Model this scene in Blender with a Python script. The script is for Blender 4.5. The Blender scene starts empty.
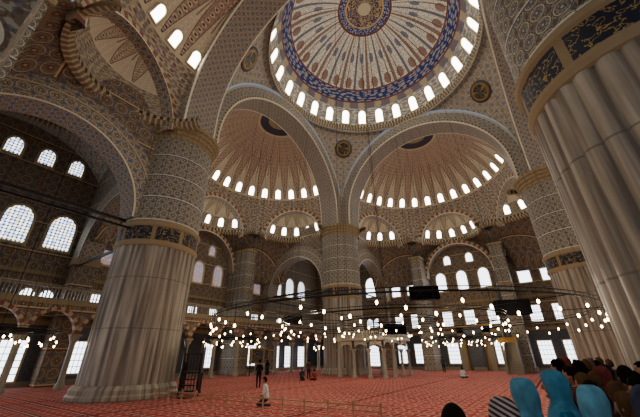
import bpy, bmesh, math, random
from mathutils import Vector, Matrix
random.seed(7)
pi=math.pi
S=bpy.context.scene
COL=S.collection
def C(h,a=1):
    h=h.lstrip('#');v=[int(h[i:i+2],16)/255 for i in(0,2,4)]
    return tuple((x/12.92 if x<=.04045 else ((x+.055)/1.055)**2.4) for x in v)+(a,)
# ---------------- node DSL ----------------
class V:
    def __init__(s,nt,sock):s.nt=nt;s.s=sock
    def _m(s,op,*o,clamp=False):
        n=s.nt.nodes.new('ShaderNodeMath');n.operation=op;n.use_clamp=clamp
        for i,x in enumerate((s,)+o):
            if isinstance(x,V):s.nt.links.new(x.s,n.inputs[i])
            else:n.inputs[i].default_value=x
        return V(s.nt,n.outputs[0])
    def __add__(s,o):return s._m('ADD',o)
    def __sub__(s,o):return s._m('SUBTRACT',o)
    def __mul__(s,o):return s._m('MULTIPLY',o)
    def __truediv__(s,o):return s._m('DIVIDE',o)
    def fr(s):return s._m('FRACT')
    def abs(s):return s._m('ABSOLUTE')
    def lt(s,o):return s._m('LESS_THAN',o)
    def gt(s,o):return s._m('GREATER_THAN',o)
    def sin(s):return s._m('SINE')
    def pw(s,o):return s._m('POWER',o)
    def band(s,a,b):return s.gt(a)*s.lt(b)
    def inv(s):return (s*-1.0)+1.0
class Mat:
    def __init__(s,name,rough=.7,spec=.3,metal=0):
        s.m=bpy.data.materials.new(name);s.m.use_nodes=True;s.nt=s.m.node_tree
        s.b=s.nt.nodes['Principled BSDF'];s.b.inputs['Roughness'].default_value=rough
        s.b.inputs['Specular IOR Level'].default_value=spec;s.b.inputs['Metallic'].default_value=metal
    def uv(s):
        n=s.nt.nodes.new('ShaderNodeTexCoord');s.uvs=n.outputs['UV'];s.objs=n.outputs['Object'];
        x=s.nt.nodes.new('ShaderNodeSeparateXYZ');s.nt.links.new(s.uvs,x.inputs[0]);return V(s.nt,x.outputs[0]),V(s.nt,x.outputs[1])
    def obj(s):
        n=s.nt.nodes.new('ShaderNodeTexCoord');s.objs=n.outputs['Object']
        x=s.nt.nodes.new('ShaderNodeSeparateXYZ');s.nt.links.new(n.outputs['Object'],x.inputs[0]);return [V(s.nt,x.outputs[i]) for i in range(3)]
    def vec(s,x,y,z=0.0):
        n=s.nt.nodes.new('ShaderNodeCombineXYZ')
        for i,k in enumerate((x,y,z)):
            if isinstance(k,V):s.nt.links.new(k.s,n.inputs[i])
            else:n.inputs[i].default_value=k
        return n.outputs[0]
    def vor(s,vec,scale,rnd=.2,feat='F1'):
        n=s.nt.nodes.new('ShaderNodeTexVoronoi');n.voronoi_dimensions='2D';n.feature=feat
        n.inputs['Scale'].default_value=scale;n.inputs['Randomness'].default_value=rnd
        s.nt.links.new(vec,n.inputs['Vector']);return V(s.nt,n.outputs['Distance'])
    def noise(s,vec,scale,det=3):
        n=s.nt.nodes.new('ShaderNodeTexNoise');n.inputs['Scale'].default_value=scale;n.inputs['Detail'].default_value=det
        s.nt.links.new(vec,n.inputs['Vector']);return V(s.nt,n.outputs['Fac'])
    def mix(s,f,a,b):
        n=s.nt.nodes.new('ShaderNodeMix');n.data_type='RGBA'
        if isinstance(f,V):s.nt.links.new(f.s,n.inputs[0])
        else:n.inputs[0].default_value=f
        for i,x in((6,a),(7,b)):
            if isinstance(x,tuple):n.inputs[i].default_value=x
            else:s.nt.links.new(x,n.inputs[i])
        return n.outputs[2]
    def base(s,c):
        if isinstance(c,tuple):s.b.inputs['Base Color'].default_value=c
        else:s.nt.links.new(c,s.b.inputs['Base Color'])
        return s.m
def plain(name,h,rough=.7,metal=0,spec=.3):
    m=Mat(name,rough,spec,metal);
    x,y,z=m.obj();n=m.noise(m.vec(x,y,z),6,2)
    a=C(h);b=tuple(v*.8 for v in a[:3])+(1,)
    return m.base(m.mix(n,a,b))
def arab(name,ground,c1,c2,c3,sc=1.0,rough=.6,rows=0,k=.6,spec=.2):
    m=Mat(name,rough,spec);u,v=m.uv();vec=m.vec(u,v)
    g=m.noise(m.uvs,.3,2)
    col=m.mix(g,C(ground),tuple(x*.75 for x in C(ground)[:3])+(1,))
    d=m.vor(vec,.9*sc,.0)
    d3=m.vor(m.vec(u+.55/sc,v+.55/sc),.9*sc,.0)
    d2=m.vor(vec,4.6*sc,.8)
    vn=m.noise(vec,2.6*sc,2)
    col=m.mix(vn.band(.46,.5)*k,col,C(c2))
    col=m.mix(d2.lt(.27)*(k*.9),col,C(c1))
    d4=m.vor(m.vec(u+.2,v+.37),5.5*sc,.8)
    col=m.mix(d4.lt(.26)*k,col,C(c2))
    col=m.mix(d.band(.38,.43)*k,col,C(c3))
    col=m.mix(d.band(.43,.48)*k,col,C(c2))
    col=m.mix(d.lt(.17)*k,col,C(c1))
    col=m.mix(d.lt(.07)*k,col,C(c3))
    col=m.mix(d3.lt(.15)*k,col,C(c2))
    if rows:
        f=(v/rows).fr();col=m.mix(f.lt(.04),col,C(c1));col=m.mix(f.band(.04,.08),col,C(c3))
        f=(u/(rows*.9)).fr();col=m.mix(f.lt(.03)*.7,col,C(c1))
    return m.base(col)
M={}
M['wall']=arab('painted_plaster','#8e7b5c','#643c2b','#404d63','#bfae88',1.2,rows=2.6,k=.6)
M['pend']=arab('painted_pendentive','#c6b995','#7d5640','#4a6085','#e2d8b8',1.3,k=.6)
M['arch']=arab('painted_arch','#b3a682','#6e3a29','#37537c','#e0d6b4',1.8,k=.7)
M['pier']=arab('painted_pier','#9d957d','#465269','#584636','#d2cab0',2.0,rows=1.7,k=.75)
M['soff']=arab('painted_soffit','#ab9b78','#70392a','#355179','#dcd0ac',2.0,k=.7)
M['tile']=arab('iznik_tile','#505b60','#20405f','#28484c','#87473a',1.8,rough=.35,k=.8,spec=.4)
M['white']=plain('plaster_white','#c0b28e')
M['rim']=plain('arch_rim_plaster','#e6dcc0')
M['trim']=plain('stone_trim','#998663')
M['iron']=plain('iron','#1d1a18',.5,.6)
M['black']=plain('black_plastic','#08080a',.9,0,.05)
M['wood']=plain('dark_wood','#20140d',.5)
M['lwood']=plain('light_wood','#b58d63',.5)
M['marbw']=plain('grey_marble','#8f8672',.35)
M['gold']=plain('gilding','#a57e35',.4,.5)
m=Mat('marble_pier',.42,.4);u,v=m.uv()
n1=m.noise(m.vec(u*2.6,v*.10),1.7,6);n2=m.noise(m.vec(u*.6,v*.35),1.0,4)
c=m.mix(n1._m('MULTIPLY_ADD',4.0,-1.5,clamp=True),C('#5a5247'),C('#b0a590'));c=m.mix(n2._m('MULTIPLY_ADD',3.5,-1.4,clamp=True)*.5,c,C('#7d6d57'))
f=(v/2.9).fr();c=m.mix(f.lt(.02)*.6,c,C('#4d463e'));M['marble']=m.base(c)
m=Mat('calligraphy_band',.5);u,v=m.uv();nn=m.noise(m.vec(u*1.8,v*2.4),2.2,2);
c=m.mix(nn.band(.53,.57),C('#1a1f2e'),C('#a38848'));f=(u/2.05).fr();c=m.mix(f.lt(.12),c,C('#8c7750'));M['calli']=m.base(c)
m=Mat('cornice_lattice',.6);u,v=m.uv();f=(u*2.5).fr();c=m.mix((f-.5).abs().lt(.2),C('#7c6850'),C('#b6a684'));M['corn']=m.base(c)
m=Mat('balustrade_lattice',.6);u,v=m.uv();f=(u*2.2).fr();c=m.mix((f-.5).abs().lt(.24),C('#3a2e26'),C('#a89878'));M['bal']=m.base(c)
m=Mat('striped_voussoir',.6);u,v=m.uv();f=(u*1.5).fr();c=m.mix(f.lt(.5),C('#ac9b7a'),C('#7e4b3b'));M['vous']=m.base(c)
m=Mat('main_dome_painting',.6,.2);u,v=m.uv()
ff=((u.fr())-.5).abs()
det=m.vor(m.vec(u*1.0,v*22),3.0,.6)
c=m.mix(det.lt(.3)*.5,C('#e2dbc6'),C('#84665a'))
det3=m.vor(m.vec(u*1.0+3.3,v*22),4.0,.8);c=m.mix(det3.lt(.2)*.5,c,C('#3f4c74'))
f2=(((u/2.0).fr())-.5).abs()
c=m.mix(f2.band(.17,.2)*v.gt(.36),c,C('#4c4550'))
c=m.mix(f2.lt(.06)*v.gt(.36)*.8,c,C('#64382e'))
c=m.mix(f2.gt(.455)*v.gt(.36)*.85,c,C('#3d4564'))
c=m.mix((ff.pw(2.0)*16+((v-.42)*22).pw(2.0)).lt(1.0)*.8,c,C('#76483c'))
c=m.mix((ff.pw(2.0)*26+((v-.62)*26).pw(2.0)).lt(1.0)*.8,c,C('#46506e'))
det2=m.vor(m.vec(u*2.5,v*60),1.0,.7)
bl=m.mix(det2.lt(.35),C('#26377a'),C('#a39c8c'))
c=m.mix(v.band(.265,.355),c,bl);c=m.mix(v.band(.252,.265),c,C('#7b4434'));c=m.mix(v.band(.355,.368),c,C('#7b4434'))
c=m.mix(v.band(.2,.252),c,m.mix((ff*1.0+det2*.2).lt(.3),C('#77707a'),C('#b3a588')))
c=m.mix(v.lt(.2)*(det2.lt(.4)*.6),c,C('#4d5874'))
c=m.mix(v.gt(.79),c,C('#70382b'));c=m.mix(v.gt(.805),c,bl);c=m.mix(v.band(.85,.862),c,C('#c2a35c'))
g=m.noise(m.vec(u*.8,v*40),1.6,2);c=m.mix(v.gt(.865),c,m.mix(g.band(.48,.56),C('#222f60'),C('#c2a35c')))
c=m.mix(v.gt(.95),c,C('#bcae8c'));M['dome']=m.base(c)
def semid(name,ground,g2,dotc,medal=True):
    m=Mat(name,.6,.2);u,v=m.uv();fu=(u.fr()-.5).abs()
    base=m.noise(m.vec(u*.5,v*6),1.0,3)
    c=m.mix(base,C(ground),C(g2))
    d=m.vor(m.vec(u*2.0,v*34),1.0,.0);c=m.mix(d.lt(.34)*.8,c,C(dotc));c=m.mix(d.lt(.15),c,C('#4d2c24'))
    d2=m.vor(m.vec(u*5,v*75),1.0,.8);c=m.mix(d2.lt(.28)*.5,c,C('#49506a'))
    c=m.mix((fu*.75+v*1.0).lt(.66)*v.gt(.3)*.65,c,C('#d8cdb0'))
    c=m.mix((fu*.75+v*1.0).band(.66,.685)*v.gt(.3)*.8,c,C('#4a3a3c'))
    c=m.mix(v.band(.3,.32),c,C('#cdbfa0'))
    c=m.mix(fu.lt(.035)*v.gt(.5)*.7,c,C('#573a34'))
    c=m.mix(v.lt(.3)*.6,c,C('#b3a888'))
    c=m.mix(d2.lt(.42)*v.lt(.3)*.55,c,C('#4b5068'))
    c=m.mix(d.lt(.2)*v.lt(.3)*.6,c,C('#703c2e'))
    if medal:
        c=m.mix(v.gt(.84),c,C('#b8a580'));c=m.mix(v.gt(.86),c,C('#3a3440'));c=m.mix(v.gt(.92),c,C('#8f7a58'));c=m.mix(v.gt(.96),c,C('#3a3440'))
    return m.base(c)
M['semi']=semid('semi_dome_painting','#9e7c66','#b0937a','#d2c2a2')
M['exed']=semid('exedra_painting','#a89478','#b8a888','#d8ccaa')
m=Mat('red_prayer_carpet',.95,.05);x,y,z=m.obj()
base=m.noise(m.vec(x,y),.35,3)
c=m.mix(base._m('MULTIPLY_ADD',2.2,-.6,clamp=True),C('#882824'),C('#a9433c'))
d=m.vor(m.vec(x,y*.85),1.7,.0);c=m.mix(d.band(.25,.38)*.7,c,C('#d89f8c'));c=m.mix(d.lt(.12)*.8,c,C('#3a2034'))
d=m.vor(m.vec(x+.1,y+.2),5.0,.6);c=m.mix(d.lt(.3)*.4,c,C('#d08c7c'))
f=(y/1.18).fr();c=m.mix(f.lt(.18),c,C('#561616'));c=m.mix(f.band(.06,.11),c,C('#e0baa6'))
f=(x/7.0).fr();c=m.mix(f.lt(.02),c,C('#4e1c1c'));M['carpet']=m.base(c)
def emat(name,col,st,lattice=None,lc=6.0,lst=.25):
    m=Mat(name,.4);u,v=m.uv()
    m.b.inputs['Base Color'].default_value=C('#202020')
    m.b.inputs['Emission Color'].default_value=C(col)
    m.b.inputs['Emission Strength'].default_value=st
    return m.m
WS=13.0
M['wbright']=emat('daylight_glass','#fffaf0',WS)
M['wlow']=emat('daylight_low_glass','#eef4ff',5.5)
m=Mat('lattice_daylight_glass',.4);u,v=m.uv();d=m.vor(m.vec(u,v),3.6,.0);e=m.vor(m.vec(u,v),2.0,1.0)
c=m.mix(e.lt(.28)*.8,C('#e6f0ff'),C('#5a90e0'));c=m.mix(e.gt(.5)*.5,c,C('#e8c878'));c=m.mix(d.lt(.44),C('#141b2a'),c)
m.nt.links.new(c,m.b.inputs['Emission Color']);m.b.inputs['Emission Strength'].default_value=4.0;M['wlat']=m.m
m=Mat('stained_glass',.4);u,v=m.uv();d=m.vor(m.vec(u,v),5.0,.6);e=m.vor(m.vec(u+.3,v),2.4,1.0)
c=m.mix(e.lt(.22),C('#7fa2e6'),C('#d8b45a'));c=m.mix(e.gt(.5),c,C('#b0483c'));c=m.mix(d.lt(.36),C('#0e1424'),c);m.nt.links.new(c,m.b.inputs['Emission Color']);m.b.inputs['Emission Strength'].default_value=1.0;M['wstain']=m.m
M['bulb']=emat('lamp_glow','#ffdca8',32)
# ---------------- mesh helpers ----------------
class MB:
    def __init__(s):s.v=[];s.f=[];s.uv=[];s.mi=[];s.mats=[];s.sm=[]
    def mat(s,m):
        if m not in s.mats:s.mats.append(m)
        return s.mats.index(m)
    def face(s,ids,uvs,mi,smooth=False):s.f.append(ids);s.uv.append(uvs);s.mi.append(mi);s.sm.append(smooth)
    def grid(s,nu,nv,fn,uvf,m,smooth=True,cull=None,xf=None):
        o=len(s.v);mi=s.mat(m);P=[]
        for j in range(nv+1):
            for i in range(nu+1):
                p=Vector(fn(i/nu,j/nv));P.append(p);s.v.append(tuple(xf@p) if xf else tuple(p))
        W=nu+1
        for j in range(nv):
            for i in range(nu):
                q=[j*W+i,j*W+i+1,(j+1)*W+i+1,(j+1)*W+i]
                if cull:
                    cc=(P[q[0]]+P[q[1]]+P[q[2]]+P[q[3]])/4
                    if cull(cc):continue
                s.face([o+k for k in q],[uvf(i/nu,j/nv),uvf((i+1)/nu,j/nv),uvf((i+1)/nu,(j+1)/nv),uvf(i/nu,(j+1)/nv)],mi,smooth)
    def box(s,a,b,m,xf=None):
        o=len(s.v);mi=s.mat(m)
        for z in(a[2],b[2]):
            for x,y in((a[0],a[1]),(b[0],a[1]),(b[0],b[1]),(a[0],b[1])):
                p=Vector((x,y,z));s.v.append(tuple(xf@p) if xf else tuple(p))
        dx,dy,dz=[abs(b[i]-a[i]) for i in range(3)]
        for f,(w,h) in(((0,3,2,1),(dy,dx)),((4,5,6,7),(dx,dy)),((0,1,5,4),(dx,dz)),((1,2,6,5),(dy,dz)),((2,3,7,6),(dx,dz)),((3,0,4,7),(dy,dz))):
            s.face([o+k for k in f],[(0,a[2]),(w,a[2]),(w,h+a[2]),(0,h+a[2])],mi)
    def lathe(s,prof,m,n=32,c=(0,0),mod=None,xf=None,a0=0,a1=2*pi,smooth=True,us=1.0):
        L=[0]
        for k in range(1,len(prof)):L.append(L[-1]+math.dist(prof[k],prof[k-1]))
        def fn(u,v):
            k=round(v*(len(prof)-1));r,z=prof[k];a=a0+(a1-a0)*u
            if mod:r=mod(r,z,a)
            return(c[0]+r*math.cos(a),c[1]+r*math.sin(a),z)
        R=max(p[0] for p in prof)
        s.grid(n,len(prof)-1,fn,lambda u,v:(u*(a1-a0)*R*us,L[round(v*(len(prof)-1))]),m,smooth,None,xf)
    def tube(s,pts,rad,m,n=6,xf=None,closed=False):
        pts=[Vector(p) for p in pts];N=len(pts);o=len(s.v);mi=s.mat(m)
        if not hasattr(rad,'__len__'):rad=[rad]*N
        for k,p in enumerate(pts):
            if closed:t=pts[(k+1)%N]-pts[k-1]
            else:t=pts[min(k+1,N-1)]-pts[max(k-1,0)]
            t.normalize();a=t.orthogonal() if abs(t.z)>.95 else t.cross(Vector((0,0,1)));a.normalize();b=t.cross(a)
            for i in range(n):
                q=p+rad[k]*(math.cos(2*pi*i/n)*a+math.sin(2*pi*i/n)*b);s.v.append(tuple(xf@q) if xf else tuple(q))
        for k in range(N if closed else N-1):
            k2=(k+1)%N
            for i in range(n):
                j=(i+1)%n;s.face([o+k*n+i,o+k*n+j,o+k2*n+j,o+k2*n+i],[(0,0)]*4,mi,True)
        if not closed:
            s.face([o+i for i in range(n)][::-1],[(0,0)]*n,mi);s.face([o+(N-1)*n+i for i in range(n)],[(0,0)]*n,mi)
    def ell(s,c,r,m,n=12,k=8,xf=None,fn=None):
        c=Vector(c)
        def g(u,v):
            a=2*pi*u;b=pi*(v-.5);p=Vector((r[0]*math.cos(b)*math.cos(a),r[1]*math.cos(b)*math.sin(a),r[2]*math.sin(b)))
            if fn:p=fn(p)
            return c+p
        s.grid(n,k,g,lambda u,v:(u,v),m,True,None,xf)
    def obj(s,name,parent=None):
        me=bpy.data.meshes.new(name);me.from_pydata(s.v,[],s.f)
        for m in s.mats:me.materials.append(m)
        me.polygons.foreach_set('material_index',s.mi);me.polygons.foreach_set('use_smooth',s.sm)
        uvl=me.uv_layers.new(name='UVMap');flat=[]
        for q in s.uv:
            for t in q:flat+=list(t)
        uvl.data.foreach_set('uv',flat);me.update()
        ob=bpy.data.objects.new(name,me);COL.objects.link(ob)
        if parent:ob.parent=parent
        return ob
def rotk(k):return Matrix.Rotation(k*pi/2,4,'Z')
# ---------------- camera ----------------
CX,CY,CZ=8.7383,-22.8209,2.0362;hd,pt,ro,f=.6086,.4496,-.0114,304.09
H=Vector((-math.sin(hd),math.cos(hd),0));Z=Vector((0,0,1));Rt=H.cross(Z)
F=math.cos(pt)*H+math.sin(pt)*Z;U=-math.sin(pt)*H+math.cos(pt)*Z
R2=math.cos(ro)*Rt+math.sin(ro)*U;U2=-math.sin(ro)*Rt+math.cos(ro)*U
cam=bpy.data.cameras.new('camera');cam.sensor_width=36;cam.lens=f/640*36;cam.clip_end=300;cam.clip_start=.05
co=bpy.data.objects.new('camera',cam);COL.objects.link(co)
mt=Matrix((R2,U2,-F)).transposed().to_4x4();mt.translation=(CX,CY,CZ);co.matrix_world=mt;S.camera=co
# ---------------- windows ----------------
def window_batch(name,items,pane,frame=None,fw=.13,seg=6,bars=False):
    frame=frame or M['white'];b=MB();pi_=b.mat(pane);fi=b.mat(frame)
    for (p,n,w,h,arch) in items:
        p=Vector(p);n=Vector(n).normalized();t=Z.cross(n).normalized();up=n.cross(t)
        def outline(w,h0,h1):
            pts=[(-w/2,h0),(w/2,h0)]
            if arch:
                s=h1-w/2*1.15
                for k in range(seg+1):
                    a=pi*k/seg;pts.append((w/2*math.cos(a),s+w/2*1.15*math.sin(a)))
            else:pts+=[(w/2,h1),(-w/2,h1)]
            return pts
        i=outline(w,-h/2,h/2);o=outline(w+2*fw,-h/2-fw,h/2+fw)
        def put(pts,d):
            k=len(b.v)
            for x,y in pts:b.v.append(tuple(p+t*x+up*y+n*d))
            return list(range(k,k+len(pts)))
        a=put(i,.05);b.face(a,[(x,y) for x,y in i],pi_)
        fi_=put(i,.14);fo=put(o,.14);fb=put(o,-.1);N=len(i)
        for k in range(N):
            l=(k+1)%N
            b.face([a[k],a[l],fi_[l],fi_[k]],[(0,0)]*4,fi);b.face([fi_[k],fi_[l],fo[l],fo[k]],[(0,0),(0,1),(1,1),(1,0)],fi);b.face([fo[k],fo[l],fb[l],fb[k]],[(0,0)]*4,fi)
        if bars:
            q=p+n*.09
            for k in range(1,4):
                x=-w/2+w*k/4;b.tube([q+t*x-up*h/2,q+t*x+up*h/2],.03,M['iron'],4)
            nz=max(2,int(h/.45))
            for k in range(1,nz):
                y=-h/2+h*k/nz;b.tube([q+up*y-t*w/2,q+up*y+t*w/2],.03,M['iron'],4)
    return b.obj(name)
b=MB();b.box((-27,-27,-.3),(27,27,0),M['carpet']);b.obj('floor')
# ---------------- main piers ----------------
def pier(cx,cy):
    b=MB();c=(cx,cy);NF=30
    def flute(r,z,a):return r-.115*(1-abs(math.sin(a*NF/2))**.6)
    b.lathe([(2.85,0),(2.85,.2),(2.75,.3),(2.75,.5),(2.62,.65),(2.55,.7)],M['marble'],64,c,smooth=False)
    b.lathe([(2.52,.6)]+[(2.52,z) for z in(2,4,6,8,8.5)],M['marble'],NF*8,c,mod=flute)
    b.lathe([(2.45,8.4),(2.56,8.45),(2.62,8.6),(2.62,8.75),(2.56,8.8)],M['trim'],64,c,smooth=False)
    b.lathe([(2.56,8.8),(2.56,9.7)],M['calli'],64,c)
    b.lathe([(2.56,9.7),(2.66,9.78),(2.68,9.95),(2.56,10.1),(2.5,10.15)],M['trim'],64,c,smooth=False)
    b.lathe([(2.5,10.1),(2.5,14),(2.5,16.9)],M['pier'],64,c)
    mod=lambda r,z,a:r-.09*(abs(math.sin(a*20)))
    b.lathe([(2.5,16.8),(2.6,16.85),(2.6,17.15),(2.72,17.2),(2.72,17.5),(2.86,17.55),(2.86,17.85),(3.0,17.9),(3.0,18.2),(2.4,18.25)],M['trim'],160,c,mod=mod,smooth=False)
    b.box((cx-1.3,cy-1.3,18.2),(cx+1.3,cy+1.3,21.5),M['arch'])
    return b.obj('fluted_marble_pier')
for x,y in((-12.5,-12.5),(12.5,-12.5),(-12.5,12.5),(12.5,12.5)):pier(x,y)
# ---------------- main arches ----------------
for k in range(4):
    X=rotk(k);b=MB();zc=19.9;n=64
    L=1.6/(10*pi+3.2);LL=10*pi+3.2
    def pt_(r,u,y):
        if u<L:t=u/L;return(r,y,zc-1.6+1.6*t)
        if u>1-L:t=(1-u)/L;return(-r,y,zc-1.6+1.6*t)
        a=(u-L)/(1-2*L)*pi;return(r*math.cos(a),y,zc+r*math.sin(a))
    def ring(r0,r1,y0,y1,m):b.grid(n,1,lambda u,v:pt_(r0+(r1-r0)*v,u,y0+(y1-y0)*v),lambda u,v:(u*LL,v*math.hypot(r1-r0,y1-y0)),m,xf=X)
    for y in(11.2,14.0):
        ring(10,10.16,y,y,M['rim']);ring(10.16,10.3,y,y,M['bal']);ring(10.3,11.3,y,y,M['arch'])
    ring(11.3,11.5,11.12,11.12,M['white'])
    ring(10,10,11.2,11.32,M['rim']);ring(10,10,11.32,13.88,M['soff']);ring(10,10,13.88,14.0,M['rim'])
    b.obj('main_arch')
Rp=math.sqrt(11.25**2+11.5**2);zp=20.3
for k in range(4):
    X=rotk(k);b=MB()
    def fn(u,v):
        th=u*pi/2;rm=11.25/max(math.cos(th),math.sin(th))
        a0=math.asin(11.25/Rp);a1=math.asin(min(1,rm/Rp));
        a=a0+(a1-a0)*v;r=Rp*math.sin(a);return(r*math.cos(th),r*math.sin(th),zp+Rp*math.cos(a))
    b.grid(48,14,fn,lambda u,v:(u*17.7,fn(u,v)[2]),M['pend'],xf=X)
    b.box((11.2,11.2,17.9),(13,13,23),M['pend'],xf=X)
    r=13.2;zz=zp+math.sqrt(Rp**2-r*r);cpos=Vector((r/math.sqrt(2),r/math.sqrt(2),zz));nrm=(Vector((0,0,zp))-cpos).normalized()
    t=Z.cross(nrm).normalized();up=nrm.cross(t)
    T=X@Matrix.Translation(cpos+nrm*.12)@Matrix((t,up,nrm)).transposed().to_4x4()
    b.lathe([(0.001,.05),(.85,.05)],M['calli'],32,xf=T);b.lathe([(.85,.05),(.9,.09),(1.0,.09),(1.05,.04)],M['gold'],32,xf=T);b.lathe([(1.05,.04),(1.3,.03),(1.32,-.15)],M['tile'],32,xf=T)
    b.obj('pendentive')
# ---------------- main dome ----------------
b=MB();RD=11.9;zd=29.5;amin=math.asin((31.9-zd)/RD)
def fn(u,v):
    a=amin+(pi/2-amin)*v;t=2*pi*u;return(RD*math.cos(a)*math.cos(t),RD*math.cos(a)*math.sin(t),zd+RD*math.sin(a))
b.grid(112,40,fn,lambda u,v:(u*28,v),M['dome'])
b.obj('ceiling_main_dome')
b=MB();b.lathe([(11.7,32.35),(11.2,32.35)],M['white'],112,smooth=False);b.lathe([(11.2,32.35),(11.15,31.95)],M['bal'],112,smooth=False);b.lathe([(11.15,31.95),(11.25,31.8),(11.35,31.6),(11.5,31.5)],M['corn'],112,smooth=False)
b.lathe([(11.45,31.5),(11.2,31.35),(11.3,31.1)],M['arch'],112);
b.obj('dome_cornice')
it=[]
for i in range(28):
    t=2*pi*(i+.5)/28;a=math.asin((33.75-zd)/RD);n=Vector((-math.cos(t)*math.cos(a),-math.sin(t)*math.cos(a),-math.sin(a)))
    it.append((Vector((0,0,zd))-n*RD,n,.98,1.95,True))
window_batch('window_1',it,M['wbright'],fw=.22)
# ---------------- side bays ----------------
SC=Vector((0,13.5,19.2));SR=10.9
EX=[];ER=4.4;EZ=18.0
for a in(-62,0,62):
    t=math.radians(a);EX.append((Vector((math.sin(t)*8.6,13.5+math.cos(t)*8.6,EZ)),t))
WL=26.5
for k in range(4):
    X=rotk(k)
    inex=lambda p:any((p-c).length<ER-.02 and p.z>EZ-2 for c,_ in EX)
    b=MB();a0=math.asin(-1.2/SR)
    def fn(u,v):
        a=a0+(pi/2-a0)*v;t=pi*u;return(SR*math.cos(a)*math.cos(t),13.5+SR*math.cos(a)*math.sin(t),19.2+SR*math.sin(a))
    b.grid(160,70,fn,lambda u,v:(u*15,v),M['semi'],cull=lambda p:inex(p) or (p.z<EZ and any((p-c).xy.length<ER for c,_ in EX)),xf=X)
    b.obj('ceiling_semi_dome')
    for c,t in EX:
        b=MB()
        def fn(u,v):
            a=pi/2*v;q=2*pi*u;return(c.x+ER*math.cos(a)*math.cos(q),c.y+ER*math.cos(a)*math.sin(q),EZ+ER*math.sin(a))
        b.grid(96,24,fn,lambda u,v:(u*14,v),M['exed'],cull=lambda p:(p-SC).length<SR-.02,xf=X)
        D=c-SC;d=D.length;h=(d*d+SR*SR-ER*ER)/(2*d);rr=math.sqrt(SR*SR-h*h);ax=D.normalized();cc=SC+ax*h
        s=Z.cross(ax).normalized();w=ax.cross(s)
        if w.z<0:w=-w
        def rim(ri,off):
            return lambda u,v:(cc+(s*math.cos(pi*(-.05+1.1*u))+w*math.sin(pi*(-.05+1.1*u)))*(rr+ri(v))+ax*off(v))
        b.grid(40,1,rim(lambda v:-.25+.1*v,lambda v:-.28),lambda u,v:(u*13,v*.1),M['rim'],xf=X)
        b.grid(40,1,rim(lambda v:-.15+.5*v,lambda v:-.28),lambda u,v:(u*13,v*.6),M['vous'],xf=X)
        b.grid(40,1,rim(lambda v:-.25,lambda v:-.28+.9*v),lambda u,v:(u*13,v*.7),M['soff'],xf=X)
        b.grid(40,1,rim(lambda v:.35,lambda v:-.28+.6*v),lambda u,v:(u*13,v*.7),M['white'],xf=X)
        ang=math.atan2(c.y-13.5,c.x)
        b.lathe([(4.45,18.35),(4.12,18.32)],M['white'],64,(c.x,c.y),xf=X,a0=ang-pi*.56,a1=ang+pi*.56,smooth=False)
        b.lathe([(4.12,18.32),(4.08,18.0)],M['bal'],64,(c.x,c.y),xf=X,a0=ang-pi*.56,a1=ang+pi*.56,smooth=False)
        b.lathe([(4.08,18.0),(4.2,17.85),(4.3,17.7),(4.6,17.6)],M['corn'],64,(c.x,c.y),xf=X,a0=ang-pi*.56,a1=ang+pi*.56,smooth=False)
        b.obj('exedra')
        it=[]
        for i in range(5):
            if k==2 and abs(t)>.1:continue
            q=ang+(i-2)*math.radians(27);al=math.asin(1.35/ER);n=Vector((-math.cos(q)*math.cos(al),-math.sin(q)*math.cos(al),-math.sin(al)))
            it.append((X@(c-n*ER),X.to_3x3()@n,.68,1.2,True))
        if it:window_batch('window_2',it,M['wbright'],fw=.12)
    it=[]
    for i in range(15):
        q=pi*(i+.5)/15;al=math.asin((24.3-19.2)/SR);n=Vector((-math.cos(q)*math.cos(al),-math.sin(q)*math.cos(al),-math.sin(al)))
        it.append((X@(SC-n*SR),X.to_3x3()@n,.75,1.35,True))
    window_batch('window_3',it,M['wbright'],fw=.15)
    b=MB();zc=11;RR=math.sqrt(ER**2+(EZ-zc)**2)
    def fz(x,y):
        d=min((Vector((x,y,0))-Vector((c.x,c.y,0))).length for c,_ in EX);d=max(d,ER-.3)
        return zc+math.sqrt(max(RR*RR-d*d,1))
    b.grid(108,54,lambda u,v:((u-.5)*26,13.3+v*13.3,fz((u-.5)*26,13.3+v*13.3)),lambda u,v:(u*26,v*13.3),M['wall'],
        cull=lambda p:any((p-c).xy.length<ER-.1 for c,_ in EX) or (p-SC).xy.length<10.6,xf=X)
    b.obj('ceiling_spandrel_vault')
    b=MB()
    for sx in(-1,1):
        x=5.55*sx
        b.box((x-.75,22.9,0),(x+.75,WL,15.6),M['pier'],xf=X)
        b.box((x-.9,22.75,15.3),(x+.9,WL,15.6),M['trim'],xf=X);b.box((x-.85,22.8,9.9),(x+.85,WL,10.2),M['trim'],xf=X)
        b.box((x-.9,22.75,0),(x+.9,WL,.5),M['marble'],xf=X)
    b.obj('engaged_pier')
    b=MB()
    for c0,r in((0,4.5),(-9.2,2.75),(9.2,2.75)):
        zs=16.9-r
        def ar(r0,r1,y0,y1):
            return lambda u,v:(c0+(r0+(r1-r0)*v)*math.cos(pi*u),y0+(y1-y0)*v,zs+(r0+(r1-r0)*v)*math.sin(pi*u)*1.05)
        b.grid(28,1,ar(r,r+.12,25.2,25.2),lambda u,v:(u*pi*r,v*.5),M['rim'],xf=X)
        b.grid(28,1,ar(r+.12,r+.55,25.2,25.2),lambda u,v:(u*pi*r,v*.5),M['vous'],xf=X)
        b.grid(28,1,ar(r,r,25.2,26.5),lambda u,v:(u*pi*r,v*1.3),M['soff'],xf=X)
        b.grid(28,1,ar(r+.55,r+.55,25.2,26.5),lambda u,v:(u*pi*r,v*1.3),M['wall'],xf=X)
    b.obj('blind_arches')
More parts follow.
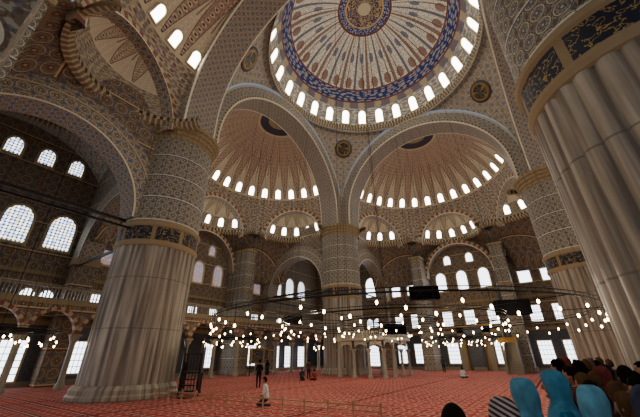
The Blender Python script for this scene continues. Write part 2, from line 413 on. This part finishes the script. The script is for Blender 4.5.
    for sx in(-1,1):
        b=MB();r=4.9;yc=20.0;zs=10.3;TH=.9;x0=12.5*sx
        for xo in(-TH,TH):
            def wl(u,v):
                a=pi*u;y=yc+r*math.cos(a);z=zs+r*1.04*math.sin(a)
                return(x0+xo,y,z+(23-z)*v)
            b.grid(32,6,wl,lambda u,v:(wl(u,v)[1],wl(u,v)[2]),M['wall'],xf=X,smooth=False)
            def bdf(ra,rb,k):
                return lambda u,v:(x0+xo*k,yc+(r+ra+(rb-ra)*v)*math.cos(pi*u),zs+(r*1.04+ra+(rb-ra)*v)*math.sin(pi*u))
            b.grid(32,1,bdf(0,.12,1.05),lambda u,v:(u*15,v*.1),M['rim'],xf=X)
            b.grid(32,1,bdf(.12,1.0,1.04),lambda u,v:(u*15,v*.9),M['arch'],xf=X)
            b.grid(32,1,bdf(1.0,1.12,1.1),lambda u,v:(u*15,v*.2),M['white'],xf=X)
            b.grid(32,1,bdf(1.12,1.7,1.03),lambda u,v:(u*15,v*.5),M['soff'],xf=X)
        b.grid(32,1,lambda u,v:(x0-TH+2*TH*v,yc+r*math.cos(pi*u),zs+r*1.04*math.sin(pi*u)),lambda u,v:(u*15,v*1.8),M['soff'],xf=X)
        b.box((x0-TH,yc+r,0),(x0+TH,WL,23),M['wall'],xf=X)
        b.box((x0-TH,13.5,10.4),(x0+TH,yc-r,23),M['wall'],xf=X)
        b.box((x0-TH-.15,yc+r-.15,9.7),(x0+TH+.15,WL,10.25),M['trim'],xf=X)
        b.box((x0-.08,14.9,10.15),(x0+.08,25,10.32),M['wood'],xf=X)
        b.box((x0-TH*.9,14.9,9.5),(x0-TH*.9+.1,25,9.62),M['iron'],xf=X)
        b.obj('pier_buttress_arch')
    b=MB();b.box((-27.0,WL,0),(27.0,WL+.4,23),M['wall'],xf=X)
    b.obj('wall_'+['north','west','south','east'][k])
    b=MB();b.box((-WL,WL-.06,0),(WL,WL,4.6),M['tile'],xf=X);b.box((-WL,WL-.25,4.6),(WL,WL,4.95),M['trim'],xf=X)
    b.box((-WL,WL-.2,8.6),(WL,WL,8.9),M['trim'],xf=X);b.box((-WL,WL-.12,0),(WL,WL,.4),M['marbw'],xf=X)
    b.obj('trim_1')
    b=MB();cc=(20.0,20.0);r=6.0;zr=22.5;zc2=14;R3=math.sqrt(r*r+(zr-zc2)**2);hs=6.7
    def fn(u,v):
        th=2*pi*u;rm=hs/max(abs(math.cos(th)),abs(math.sin(th)));d=r+(rm-r)*v
        return(cc[0]+d*math.cos(th),cc[1]+d*math.sin(th),zc2+math.sqrt(max(R3*R3-d*d,0)))
    b.grid(96,8,fn,lambda u,v:(u*40,v*4),M['pend'],xf=X)
    def fn(u,v):
        a=pi/2*v;t=2*pi*u;return(cc[0]+r*math.cos(a)*math.cos(t),cc[1]+r*math.cos(a)*math.sin(t),zr+3.5*math.sin(a))
    b.grid(64,14,fn,lambda u,v:(u*16,v),M['exed'],xf=X)
    b.lathe([(6.1,22.8),(5.8,22.75),(5.75,22.4),(6.0,22.3)],M['corn'],64,cc,xf=X,smooth=False)
    b.obj('ceiling_corner_dome')
def wallwin(k,items):
    X=rotk(k);return [(X@Vector((x,WL-.02,z)),X.to_3x3()@Vector((0,-1,0)),w,h,a) for x,z,w,h,a in items]
for k in range(4):
    up=[(x,11.9,1.35,2.7,True) for x in(-10.4,-7.8,-3.0,0,3.0,7.8,10.4)]
    hi=[(x,15.1,.9,1.3,True) for x in(-1.6,1.6)]
    cor=[(s*x,12.6,1.9,3.2,True) for s in(-1,1) for x in(14.9,18.1,21.3)]
    cor2=[(s*x,19.4,1.1,1.6,True) for s in(-1,1) for x in(15.6,18.0,20.4)]
    mid=[(x,6.6,1.25,1.9,False) for x in(-10.4,-7.8,-3.0,0,3.0,7.8,10.4)]+[(s*x,6.75,1.0,1.3,True) for s in(-1,1) for x in(14.3,15.6,18.1,21.3)]
    low=[(x,2.1,1.4,2.5,False) for x in(-10.4,-7.8,-3.0,3.0,7.8,10.4)]+[(s*x,1.9,1.6,2.9,False) for s in(-1,1) for x in(15.2,18.2,21.5)]
    if k==1:
        window_batch('window_4',wallwin(k,up+hi),M['wstain'],fw=.2)
        window_batch('window_5',wallwin(k,cor+cor2),M['wlat'],fw=.2)
        window_batch('window_6',wallwin(k,mid+low),M['wlow'],fw=.15,bars=True)
    else:
        window_batch('window_4',wallwin(k,up+hi+cor+cor2),M['wlat'] if k!=0 else M['wlow'],fw=.2)
        window_batch('window_6',wallwin(k,mid+low),M['wlow'],fw=.15,bars=True)
# ---------------- galleries ----------------
for k in(1,3):
    X=rotk(k);b=MB();yf=21.4;sp=3.25
    xs=[-25.9+sp*i for i in range(17)]
    for x in xs:
        b.lathe([(.34,0),(.34,.25),(.24,.35),(.2,.5),(.19,3.0),(.22,3.1),(.36,3.45),(.36,3.6)],M['marbw'],12,(x,yf),xf=X)
        b.box((x-.36,yf-.36,3.55),(x+.36,yf+.36,3.7),M['marbw'],xf=X)
    for x in xs[:-1]:
        c0=x+sp/2;r=sp/2-.2;zs=3.7
        def prof(u):
            a=pi*u;xx=r*math.cos(a);zz=r*math.sin(a)*1.0;zz+=.18*(1-abs(xx)/r)
            return xx,zz
        for yo in(-.25,.25):
            b.grid(20,1,lambda u,v:(c0+prof(u)[0],yf+yo,zs+prof(u)[1]+(5.75-zs-prof(u)[1])*v),lambda u,v:(prof(u)[0]+c0,zs+prof(u)[1]+(5.75-zs-prof(u)[1])*v),M['wall'],xf=X,smooth=False)
            b.grid(20,1,lambda u,v:(c0+prof(u)[0]*(1+.17*v),yf+yo*1.08,zs+prof(u)[1]*(1+.17*v)),lambda u,v:(u*5.6,v*.3),M['vous'],xf=X,smooth=False)
        b.grid(20,1,lambda u,v:(c0+prof(u)[0],yf-.25+.5*v,zs+prof(u)[1]),lambda u,v:(u*5,v*.5),M['vous'],xf=X)
        b.box((x-.2,yf-.25,3.7),(x+.2,yf+.25,5.75),M['wall'],xf=X)
    b.box((-26.5,yf-.35,5.7),(26.5,WL,6.0),M['trim'],xf=X)
    b.box((-26.5,yf-.3,6.0),(26.5,yf-.18,6.12),M['marbw'],xf=X);b.box((-26.5,yf-.32,6.85),(26.5,yf-.16,6.98),M['marbw'],xf=X)
    for i in range(int(53/.22)):
        x=-26.4+.22*i;w=.12 if i%15 else .3
        b.box((x,yf-.28,6.1),(x+w*.5,yf-.2,6.87),M['marbw'],xf=X)
    b.obj('gallery_arcade')
b=MB()
xs=[-9.8,-8.1,-6.4,-4.8];ys=[7.0,9.2,11.4,13.4]
for x in xs:
    for y in ys:
        if x in(-8.1,-6.4) and y in(9.2,11.4):continue
        b.lathe([(.24,0),(.24,.2),(.15,.3),(.14,2.2),(.26,2.45),(.26,2.55)],M['marbw'],12,(x,y))
def arcseg(p,q):
    p=Vector(p);q=Vector(q);d=q-p;L=d.length;r=L/2-.15
    def g(u,v):
        a=pi*u;s=-r*math.cos(a);z=2.5+r*.7*math.sin(a);z=z+(3.4-z)*v
        return p+d*((s+L/2)/L)+Vector((0,0,z))
    b.grid(14,1,g,lambda u,v:(u*L,v),M['marbw'],smooth=False)
for i in range(3):
    arcseg((xs[i],7,0),(xs[i+1],7,0));arcseg((xs[i],13.4,0),(xs[i+1],13.4,0));arcseg((-4.8,ys[i],0),(-4.8,ys[i+1],0));arcseg((-9.8,ys[i],0),(-9.8,ys[i+1],0))
b.box((-10.1,6.7,3.35),(-4.5,13.7,3.6),M['marbw'])
for a,c in(((-10.1,6.7),(-4.5,6.8)),((-10.1,13.6),(-4.5,13.7)),((-4.6,6.7),(-4.5,13.7)),((-10.1,6.7),(-10.0,13.7))):
    b.box((a[0],a[1],4.15),(c[0],c[1],4.25),M['marbw'])
for i in range(28):
    t=i/27;
    for x,y in((-10.05+5.5*t,6.75),(-4.55,6.75+6.9*t)):b.box((x-.04,y-.04,3.6),(x+.04,y+.04,4.15),M['marbw'])
b.obj('muezzin_platform')
b=MB();b.box((-2.1,26.1,0),(-1.2,26.5,6.0),M['marbw']);b.box((1.2,26.1,0),(2.1,26.5,6.0),M['marbw']);b.box((-2.1,26.1,4.6),(2.1,26.5,5.4),M['tile']);b.box((-2.3,26.0,5.4),(2.3,26.5,5.6),M['gold'])
b.grid(16,1,lambda u,v:(1.2*math.cos(pi*u),26.08+.4*math.sin(pi*u),4.7*v),lambda u,v:(u*4,v*4.6),M['tile'])
for s in(-1,1):b.lathe([(.16,0),(.12,.2),(.1,4),(.17,4.3),(.17,4.5)],M['gold'],10,(s*1.25,26.0))
b.obj('mihrab_niche')
b=MB()
for i in range(14):b.box((4.0,19.0+.32*i,0),(5.2,19.35+.32*i,.28+.25*i),M['marbw'])
for x in(3.9,5.2):
    o=len(b.v);mi=b.mat(M['marbw'])
    for xx in(x,x+.1):
        for y,z in((18.9,0),(25.2,0),(25.2,4.9),(23.4,4.9),(18.9,1.1)):b.v.append((xx,y,z))
    b.face([o,o+1,o+2,o+3,o+4],[(0,0)]*5,mi);b.face([o+9,o+8,o+7,o+6,o+5],[(0,0)]*5,mi)
    for i in range(5):j=(i+1)%5;b.face([o+i,o+j,o+5+j,o+5+i],[(0,0)]*4,mi)
b.box((3.8,18.7,0),(4.05,18.95,3.3),M['marbw']);b.box((5.15,18.7,0),(5.4,18.95,3.3),M['marbw']);b.box((3.7,18.65,3.1),(5.5,19.0,3.6),M['gold'])
for x in(3.95,5.25):
    for y in(23.5,25.1):b.lathe([(.1,3.5),(.08,6.6)],M['marbw'],8,(x,y))
b.box((3.8,23.3,6.6),(5.4,25.3,6.85),M['gold']);b.lathe([(.75,6.85),(.65,7.3),(.5,7.6),(.1,10.2),(.02,10.8)],M['tile'],8,(4.6,24.3),smooth=False)
b.obj('minbar')
b=MB();px,py=-9.6,-10.2;T=Matrix.Translation((px,py,0))@Matrix.Rotation(-.7,4,'Z')
for x in(-.8,.8):
    for y in(-.5,.5):
        b.lathe([(.09,0),(.06,.2),(.07,1.0),(.05,1.4),(.07,2.5),(.0,2.8)],M['wood'],8,(x,y),xf=T)
b.box((-.85,-.55,1.15),(.85,.55,1.25),M['wood'],xf=T)
b.box((-.85,.5,1.2),(.85,.56,2.5),M['wood'],xf=T)
b.box((-.8,-.53,1.75),(.8,-.47,1.83),M['wood'],xf=T);b.box((-.8,-.53,.25),(.8,-.47,.33),M['wood'],xf=T)
for i in range(9):
    x=-.72+.18*i;b.tube([(x,-.5,.3),(x+.16*(1 if i%2 else -1),-.5,.75),(x,-.5,1.18)],.022,M['wood'],5,xf=T);b.tube([(x,-.5,1.25),(x,-.5,1.77)],.02,M['wood'],5,xf=T)
for x in(-.8,.8):
    for i in range(6):
        y=-.42+.17*i;b.tube([(x,y,.3),(x,y,1.18)],.02,M['wood'],5,xf=T);b.tube([(x,y,1.25),(x,y,2.2)],.02,M['wood'],5,xf=T)
    b.box((x-.03,-.5,2.15),(x+.03,.5,2.23),M['wood'],xf=T)
for i in range(4):b.box((.85,-.35,0.0+.28*i),(1.7-.2*i,.35,.06+.28*i),M['wood'],xf=T)
b.obj('preacher_chair')
b=MB()
def fence(p,q,h=.5,st=1.0):
    p=Vector(p);q=Vector(q);n=max(1,int((q-p).length/st))
    for i in range(n+1):
        c=p.lerp(q,i/n);b.lathe([(.05,0),(.035,.05),(.035,h-.08),(.06,h-.04),(.0,h+.05)],M['lwood'],8,(c.x,c.y))
    b.tube([p+Vector((0,0,h-.1)),q+Vector((0,0,h-.1))],.028,M['lwood'],6);b.tube([p+Vector((0,0,h*.45)),q+Vector((0,0,h*.45))],.02,M['lwood'],6)
fence((-9.5,-12.3,0),(3.2,-11.3,0))
b.obj('wooden_barrier')
# ---------------- chandeliers ----------------
def chandelier(name,cx,cy,z,radii,top,sp=.95):
    b=MB()
    for r in radii:
        n=max(24,int(r*10))
        ring=[(cx+r*math.cos(2*pi*i/n),cy+r*math.sin(2*pi*i/n),z) for i in range(n)]
        b.tube(ring,.04,M['iron'],5,closed=True)
        b.tube([(x,y,zz+.16) for x,y,zz in ring],.02,M['iron'],4,closed=True)
        nl=int(2*pi*r/sp)
        for i in range(nl):
            a=2*pi*i/nl;x,y=cx+r*math.cos(a),cy+r*math.sin(a);q=.5+.22*(i%3)
            b.tube([(x,y,z+.16),(x,y,z-q+.2)],.01,M['iron'],4)
            zz=z-q+.42
            b.lathe([(.02,zz-.2),(.042,zz-.23),(.05,zz-.28),(.035,zz-.33),(.0,zz-.35)],M['bulb'],7,(x,y))
        nc=8 if r<8 else 12
        for i in range(nc):
            a=2*pi*(i+.5)/nc;b.tube([(cx+r*math.cos(a),cy+r*math.sin(a),z),(cx+r*.75*math.cos(a),cy+r*.75*math.sin(a),top-3.5 if r>6 else top-1)],.008,M['iron'],4)
    R_=max(radii)
    for i in range(6):
        a=pi*i/6;b.tube([(cx-R_*math.cos(a),cy-R_*math.sin(a),z),(cx+R_*math.cos(a),cy+R_*math.sin(a),z)],.018,M['iron'],4)
    b.tube([(cx,cy,z-.1),(cx,cy,top)],.018,M['iron'],5)
    return b.obj(name)
chandelier('ring_chandelier',-.6,-1.2,4.1,[3.5,7.5,11.9],41.0,1.0)
chandelier('ring_chandelier',0,19,3.7,[2.0,4.2],29.0)
chandelier('ring_chandelier',-18.4,0,3.7,[1.6,2.8],29.0)
chandelier('ring_chandelier',18.2,0,3.9,[1.6,2.8],29.0)
for x,y in((-17.5,-18),(-18,18.5),(18,18.5)):chandelier('ring_chandelier',x,y,3.5,[1.5,2.8],25.5,.8)
def speaker(x,y,z,yaw,s=1.0):
    b=MB();T=Matrix.Translation((x,y,z))@Matrix.Rotation(yaw,4,'Z')
    b.box((-.9*s,-.3*s,-.4*s),(.9*s,.3*s,.4*s),M['black'],xf=T);b.box((-.82*s,-.33*s,-.33*s),(.82*s,-.3*s,.33*s),M['black'],xf=T)
    for q in(-.6,.6):b.tube([(q*s,0,.4*s),(q*s*.3,0,30-z)],.008,M['iron'],4,xf=T)
    b.obj('hanging_loudspeaker')
speaker(1.8,.5,6.1,.5,1.15);speaker(-8.7,-2,4.7,.8,.85);speaker(7.0,3.0,4.9,.45,1.2);speaker(-2.2,4,4.0,.5,1.0)
b=MB();X=rotk(1);b.box((5.0,21.0,1.2),(8.2,21.1,2.9),M['gold'],xf=X);b.box((5.15,20.97,1.35),(8.05,21.0,2.75),M['calli'],xf=X)
for x in(5.2,8.0):b.box((x-.05,21.0,0),(x+.05,21.1,1.3),M['wood'],xf=X)
b.obj('gilded_inscription_panel')
# ---------------- people ----------------
SK='#a87a5e'
def hand(b,w,dirv,side,mat):
    d=Vector(dirv).normalized();s=Vector((side,0,0))-d*d.x*side
    if s.length<.1:s=Vector((0,0,1))
    s.normalize();n=d.cross(s);f=d.cross(n)
    b.tube([w-d*.01,w+d*.03,w+d*.075,w+d*.09],[.022,.03,.034,.028],mat,6)
    for i,(o,L) in enumerate(((-.027,.062),(-.009,.074),(.009,.07),(.026,.055))):
        p=w+d*.08+f*o;b.tube([p,p+d*L*.5+n*.004,p+d*L*.85+n*.018,p+d*L+n*.026],[.0095,.009,.008,.005],mat,5)
    p=w+d*.03+f*-.03;b.tube([p,p+d*.03-f*.022,p+d*.055-f*.03],[.012,.011,.007],mat,5)
POSES={
'stand':dict(pel=(0,0,.95),wa=(0,0,1.12),ch=(0,0,1.3),nb=(0,-.01,1.455),nk=(0,.005,1.53),sh=(.165,-.005,1.385),el=(.225,-.03,1.12),wr=(.24,.07,.9),hip=(.09,0,.9),kn=(.105,.02,.5),an=(.11,-.02,.08),toe=(.13,.17,.04)),
'photo':dict(pel=(0,0,.95),wa=(0,0,1.12),ch=(0,0,1.3),nb=(0,-.01,1.455),nk=(0,.005,1.53),sh=(.165,0,1.385),el=(.25,.2,1.27),wr=(.1,.3,1.5),hip=(.09,0,.9),kn=(.105,.02,.5),an=(.11,-.02,.08),toe=(.13,.17,.04)),
'walk':dict(pel=(0,0,.94),wa=(0,0,1.1),ch=(0,.02,1.3),nb=(0,.02,1.45),nk=(0,.035,1.53),sh=(.165,.03,1.38),el=(.22,-.06,1.12),wr=(.23,.1,.93),hip=(.09,0,.9),kn=(.1,.08,.5),an=(.1,.0,.08),toe=(.12,.19,.04)),
'sit':dict(pel=(0,0,.13),wa=(0,.0,.28),ch=(0,.03,.48),nb=(0,.04,.63),nk=(0,.055,.7),sh=(.17,.04,.57),el=(.26,.1,.34),wr=(.2,.33,.24),hip=(.1,.02,.12),kn=(.36,.28,.13),an=(.04,.42,.07),toe=(-.12,.4,.06)),
'kneel':dict(pel=(0,-.02,.3),wa=(0,.0,.45),ch=(0,.05,.65),nb=(0,.07,.8),nk=(0,.085,.87),sh=(.17,.06,.74),el=(.24,.08,.48),wr=(.12,.26,.36),hip=(.09,-.01,.27),kn=(.12,.38,.08),an=(.1,-.05,.07),toe=(.1,-.22,.04)),
}
TM={}
def template(pose,kind):
    key=(pose,kind)
    if key in TM:return TM[key]
    P=POSES[pose];up_=pose in('stand','photo','walk')
    vs=[];es=[];rs=[]
    def add(p,r,par):
        vs.append(Vector(p));rs.append(r)
        if par is not None:es.append((par,len(vs)-1))
        return len(vs)-1
    w_=.92 if kind!='m' else 1
    pel=add(P['pel'],(.165,.125),None);wa=add(P['wa'],(.15*w_,.115),pel);ch=add(P['ch'],(.18*w_,.125),wa);nb=add(P['nb'],(.085,.08),ch);nk=add(P['nk'],(.056,.06),nb)
    for s in(-1,1):
        q=lambda n:Vector((P[n][0]*s,P[n][1],P[n][2]))
        sh=add(q('sh'),(.078,.078),ch);el=add(q('el'),(.052,.052),sh);wr=add(q('wr'),(.033,.033),el)
        h=add(q('hip'),(.115,.11),pel);kn=add(q('kn'),(.075,.075),h);an=add(q('an'),(.05,.05),kn);
        to=add(q('toe'),(.042,.034),an)
    me=bpy.data.meshes.new('t');me.from_pydata(vs,es,[]);ob=bpy.data.objects.new('t',me);COL.objects.link(ob)
    md=ob.modifiers.new('s','SKIN');md.use_smooth_shade=True
    sv=me.skin_vertices[0].data
    for i,r in enumerate(rs):sv[i].radius=r;sv[i].use_root=(i==0)
    sd=ob.modifiers.new('d','SUBSURF');sd.levels=2;sd.render_levels=2
    dg=bpy.context.evaluated_depsgraph_get();ev=ob.evaluated_get(dg);em=ev.to_mesh()
    b=MB()
    top,bot,skin,hair,dark,lip=[bpy.data.materials.get(n) or plain(n,h,.8) for n,h in(('cloth_top','#555555'),('cloth_bottom','#2b2c33'),('skin_tone',SK),('hair_dark','#1c1512'),('shoe_dark','#1a1614'),('lips','#7d4a40'))]
    for m_ in(top,bot,skin,hair,dark,lip):b.mat(m_)
    vv=[v.co.copy() for v in em.vertices];o=len(b.v);b.v+=[tuple(v) for v in vv]
    armr=[(Vector((P['el'][0]*s,P['el'][1],P['el'][2])),Vector((P['wr'][0]*s,P['wr'][1],P['wr'][2]))) for s in(-1,1)]
    pz=P['pel'][2]
    for p in em.polygons:
        c=sum((vv[i] for i in p.vertices),Vector())/len(p.vertices);mi=0
        if up_:
            if c.z<pz-.06 and abs(c.x)<.2:mi=1
            if c.z<.1:mi=4
        else:
            if c.z<pz+.02 and abs(c.x)<.5 and (c-armr[0][1]).length>.09 and (c-armr[1][1]).length>.09:mi=1
        for e,w in armr:
            ax=(w-e);t=(c-e).dot(ax)/ax.length_squared
            if (.8 if kind!='m' else .2)<t<1.3 and (c-e-ax*t).length<.075:mi=2
        if c.z>P['nb'][2]+.025 and (c-Vector(P['nk'])).length<.12:mi=2
        b.face([o+i for i in p.vertices],[(0,0)]*len(p.vertices),mi,True)
    ev.to_mesh_clear();bpy.data.objects.remove(ob)
    nbv=Vector(P['nb'])
    b.grid(20,2,lambda u,v:(nbv.x+(.075-.008*v)*math.cos(2*pi*u),nbv.y+(.072-.005*v)*math.sin(2*pi*u)+.005,nbv.z+.005+.035*v),lambda u,v:(u,v),top)
    for s,(e,w) in zip((-1,1),armr):hand(b,w,w-e,s,skin)
    hc=Vector(P['nk'])+Vector((0,.03,.115))
    def hf(p):
        z=p.z
        if z<0:
            k=min(1,-z/.12);p.x*=1-.28*k**1.3
            if p.y>0:p.y*=1-.06*k
            else:p.y*=1-.35*k
        if p.y>.05:p.y=.05+(p.y-.05)*.8
        if p.y<0:p.y*=1.08
        if p.y>.05 and abs(z-.012)<.018 and .015<abs(p.x)<.045:p.y-=.006
        return p
    b.ell(hc,(.077,.1,.122),skin,28,20,fn=hf)
    b.tube([hc+Vector((0,.082,.022)),hc+Vector((0,.1,-.012)),hc+Vector((0,.096,-.03)),hc+Vector((0,.08,-.034))],[.007,.013,.014,.008],skin,8)
    b.ell(hc+Vector((0,.078,-.095)),(.022,.016,.018),skin,10,6)
    for s in(-1,1):
        b.ell(hc+Vector((.03*s,.077,.012)),(.011,.008,.006),dark,8,5)
        if kind!='s':b.ell(hc+Vector((.077*s,-.008,-.008)),(.01,.02,.032),skin,8,6)
        b.tube([hc+Vector((.013*s,.086,.032)),hc+Vector((.03*s,.086,.037)),hc+Vector((.046*s,.074,.031))],.0035,hair if kind!='s' else dark,4)
    b.ell(hc+Vector((0,.081,-.056)),(.022,.008,.0065),lip,10,5)
    if kind in'mf':
        def hg(u,v):
            a=2*pi*u;bb=-.55+ (pi/2+.55)*v;r=(.0865,.1125,.131)
            w=1+.015*math.sin(13*a+5*bb)+.012*math.sin(29*a)
            return hc+Vector((r[0]*math.cos(bb)*math.cos(a)*w,(r[1]*math.cos(bb)*math.sin(a)-.006)*w,r[2]*math.sin(bb)+.002))
        def hcull(p):
            q=p-hc
            if q.y>.062:return q.z<.072
            if q.y>.028:return q.z<.045
            if q.y>-.03:return q.z<(.0 if kind=='m' else -.08)
            return False
        b.grid(60,24,hg,lambda u,v:(u,v),hair,cull=hcull)
        b.ell(hc+Vector((0,-.045,-.035)),(.068,.062,.06),hair,16,10)
    if kind=='f':
        b.tube([hc+Vector((0,-.045,.03)),hc+Vector((0,-.075,-.06)),hc+Vector((0,-.085,-.14)),hc+Vector((0,-.09,-.22)),hc+Vector((0,-.1,-.3))],[.07,.08,.078,.07,.03],hair,14)
    if kind=='s':
        sec=[(.140,.012,.012,-.01),(.137,.04,.048,-.01),(.124,.064,.08,-.01),(.1,.080,.1,-.01),(.065,.089,.112,-.012),(.02,.093,.116,-.014),(-.03,.09,.112,-.018),(-.075,.083,.1,-.022),(-.115,.08,.088,-.025),(-.15,.098,.092,-.025),(-.18,.14,.105,-.02),(-.21,.185,.118,-.02),(-.25,.215,.132,-.02),(-.31,.228,.145,-.022),(-.4,.235,.155,-.025),(-.5,.24,.16,-.03)]
        n=len(sec)-1
        def g(u,v):
            t=v*n;i=min(int(t),n-1);w=t-i;z,rx,ry,yc=[sec[i][k]*(1-w)+sec[i+1][k]*w for k in range(4)]
            a=2*pi*u-pi/2;lo=max(0,min(1,(-z-.02)/.2));lo2=max(0,min(1,(.13-z)/.1))
            drape=abs(math.sin(16*z+2.2*math.cos(a)+.6))**.5
            fl=1+lo*(.06*math.sin(7*a+z*14)+.035*math.sin(17*a-z*9))+lo2*(.05*drape+.02*math.sin(9*a+z*25))-.03
            dip=.05*lo*math.cos(2*a)+.012*math.sin(7*a)*lo
            return hc+Vector((rx*fl*math.cos(a),yc+ry*fl*math.sin(a),z+dip*(z<-.3)))
        b.grid(96,n*5,g,lambda u,v:(u,v),hair,cull=lambda p:(p-hc).y>.03 and (((p-hc).x/.062)**2+(((p-hc).z+.008)/.09)**2<1))
        if up_:
            pr=[(.15,1.0),(.2,.9),(.215,.6),(.25,.25),(.26,.1)]
            b.grid(40,4,lambda u,v:(pr[round(v*4)][0]*math.cos(2*pi*u)*(1+.05*math.sin(16*pi*u)*v),pr[round(v*4)][0]*.8*math.sin(2*pi*u)*(1+.05*math.sin(16*pi*u)*v),pr[round(v*4)][1]),lambda u,v:(u,v),bot)
    if pose=='photo':
        w=Vector((0,P['wr'][1]+.07,P['wr'][2]+.11));b.box(w-Vector((.075,.025,.05)),w+Vector((.075,.03,.05)),M['black']);b.tube([w+Vector((0,.02,0)),w+Vector((0,.08,0))],.035,M['black'],10)
    tob=b.obj('t_'+pose+kind);me=tob.data;bpy.data.objects.remove(tob);TM[key]=(me,P);return TM[key]
CM={}
def cm(h,stripe=False):
    k=(h,stripe)
    if k not in CM:
        if stripe:
            m=Mat('striped_cloth_'+h.strip('#'),.9,.1);x,y,z=m.obj();ff=((z*1.0+x*.6)*28).fr();CM[k]=m.base(m.mix(ff.lt(.5),C(h),C('#2e2a2c')))
        else:
            m=Mat('cloth_'+h.strip('#'),.95,.05);x,y,z=m.obj();nn=m.noise(m.vec(x,y*1.0,z*.6),14,4)
            a=C(h);CM[k]=m.base(m.mix(nn._m('MULTIPLY_ADD',3.0,-1.0,clamp=True),tuple(q*.62 for q in a[:3])+(1,),a))
    return CM[k]
def person(name,x,y,yaw,h=1.72,pose='stand',kind='m',top='#444a55',bot='#24262e',hair='#1c1512',stripe=False):
    me,P=template(pose,kind);me=me.copy();ob=bpy.data.objects.new(name,me);COL.objects.link(ob)
    me.materials[0]=cm(top);me.materials[1]=cm(bot);me.materials[3]=cm(hair,stripe)
    s=h/1.77;ob.scale=(s,s,s);ob.location=(x,y,0.0);ob.rotation_euler=(0,0,yaw);return ob
person('woman',8.42,-19.15,.9,1.82,'stand','s','#1f6f92','#1d5f80','#5796ac')
person('woman',8.66,-18.45,1.5,1.86,'stand','s','#1f6f92','#1d5f80','#4a88a2')
person('woman',8.86,-19.2,-.7,1.78,'stand','s','#1f6f92','#1d5f80','#67a6ba')
person('woman',8.36,-20.2,.35,1.76,'stand','s','#6b5a52','#40342f','#a89a92',True)
person('man',8.08,-20.35,.5,1.73,'stand','m','#3a3a40')
cols=['#2b2f3a','#4a2f2c','#1f2024','#6d6a66','#2c3a50','#5b4e40','#7a2f2a','#20242c','#393029','#a8a098']
hairs=['#1c1512','#33241a','#120e0c','#5a4028']
spots=[(9.15,-18.7),(9.4,-19.3),(9.7,-18.6),(9.15,-17.9),(9.6,-17.7),(9.95,-18.1),(8.95,-17.2),(9.4,-16.9),(9.9,-16.9),(9.1,-16.2),(9.6,-15.9),(9.3,-15.2),(9.05,-14.3),(9.45,-14.1),(9.2,-13.4),(9.3,-12.4),(9.2,-11.5),(9.6,-10.4),(10.0,-9.0),(9.9,-7.5),(9.12,-19.95),(9.6,-20.1),(8.85,-16.0),(8.75,-12.9),(8.9,-10.9),(9.5,-9.5),(9.2,-8.3),(9.85,-15.2),(9.35,-18.2),(10.0,-19.2),(8.7,-14.7),(9.0,-15.4),(8.95,-17.75),(10.2,-17.6),(9.3,-19.65),(9.75,-19.55)]
for i,(x,y) in enumerate(spots):
    kind=random.choice(['m','m','f','s','m']);pose=random.choice(['stand','stand','photo','stand'])
    hr=random.choice(hairs) if kind!='s' else random.choice(['#7a3b33','#262a3a','#6a6058','#3a3f52'])
    person('man' if kind=='m' else 'woman',x,y,random.uniform(-.5,1.6),random.uniform(1.7,1.92),pose,kind,random.choice(cols),random.choice(['#24262e','#2f3440','#1b1b1e']),hr)
person('man',-9.1,-5.1,.8,1.8,'walk','m','#1c1d22')
person('man',-2.6,-11.0,2.2,1.85,'kneel','m','#dcdcd8','#3b4252')
person('man',-10.4,1.5,.3,1.7,'kneel','m','#3a3c44');person('man',-10.9,3.2,.3,1.7,'stand','m','#50413a');person('man',-9.7,2.5,1.2,1.7,'sit','m','#8c3a34')
person('man',1.1,11.0,.0,1.75,'sit','m','#d0d0d0');person('man',-3.0,20,.0,1.75,'stand','m','#3a4250');person('woman',-19,6,.5,1.65,'stand','s','#333333')
# ---------------- lights ----------------
def pl(x,y,z,e,col=(1,.84,.64),r=0.0):
    l=bpy.data.lights.new('chandelier_and_fill_light','POINT');l.energy=e;l.color=col;l.shadow_soft_size=r
    o=bpy.data.objects.new('chandelier_and_fill_light',l);o.location=(x,y,z);COL.objects.link(o)
for i in range(6):
    a=2*pi*i/6+.3;pl(8*math.cos(a),8*math.sin(a)-1,4.3,210)
for x,y in((0,19),(18.2,0)):
    for dx,dy in((2.5,0),(-2.5,0)):pl(x+dx,y+dy,4.4,170)
pl(3,-16,4.5,200);pl(-18,0,4.2,60)  # first lamp is added fill for the near bay; no chandelier hangs there
w=bpy.data.worlds.new('world');S.world=w;w.use_nodes=True;w.node_tree.nodes['Background'].inputs[0].default_value=(.7,.8,1,1);w.node_tree.nodes['Background'].inputs[1].default_value=.3
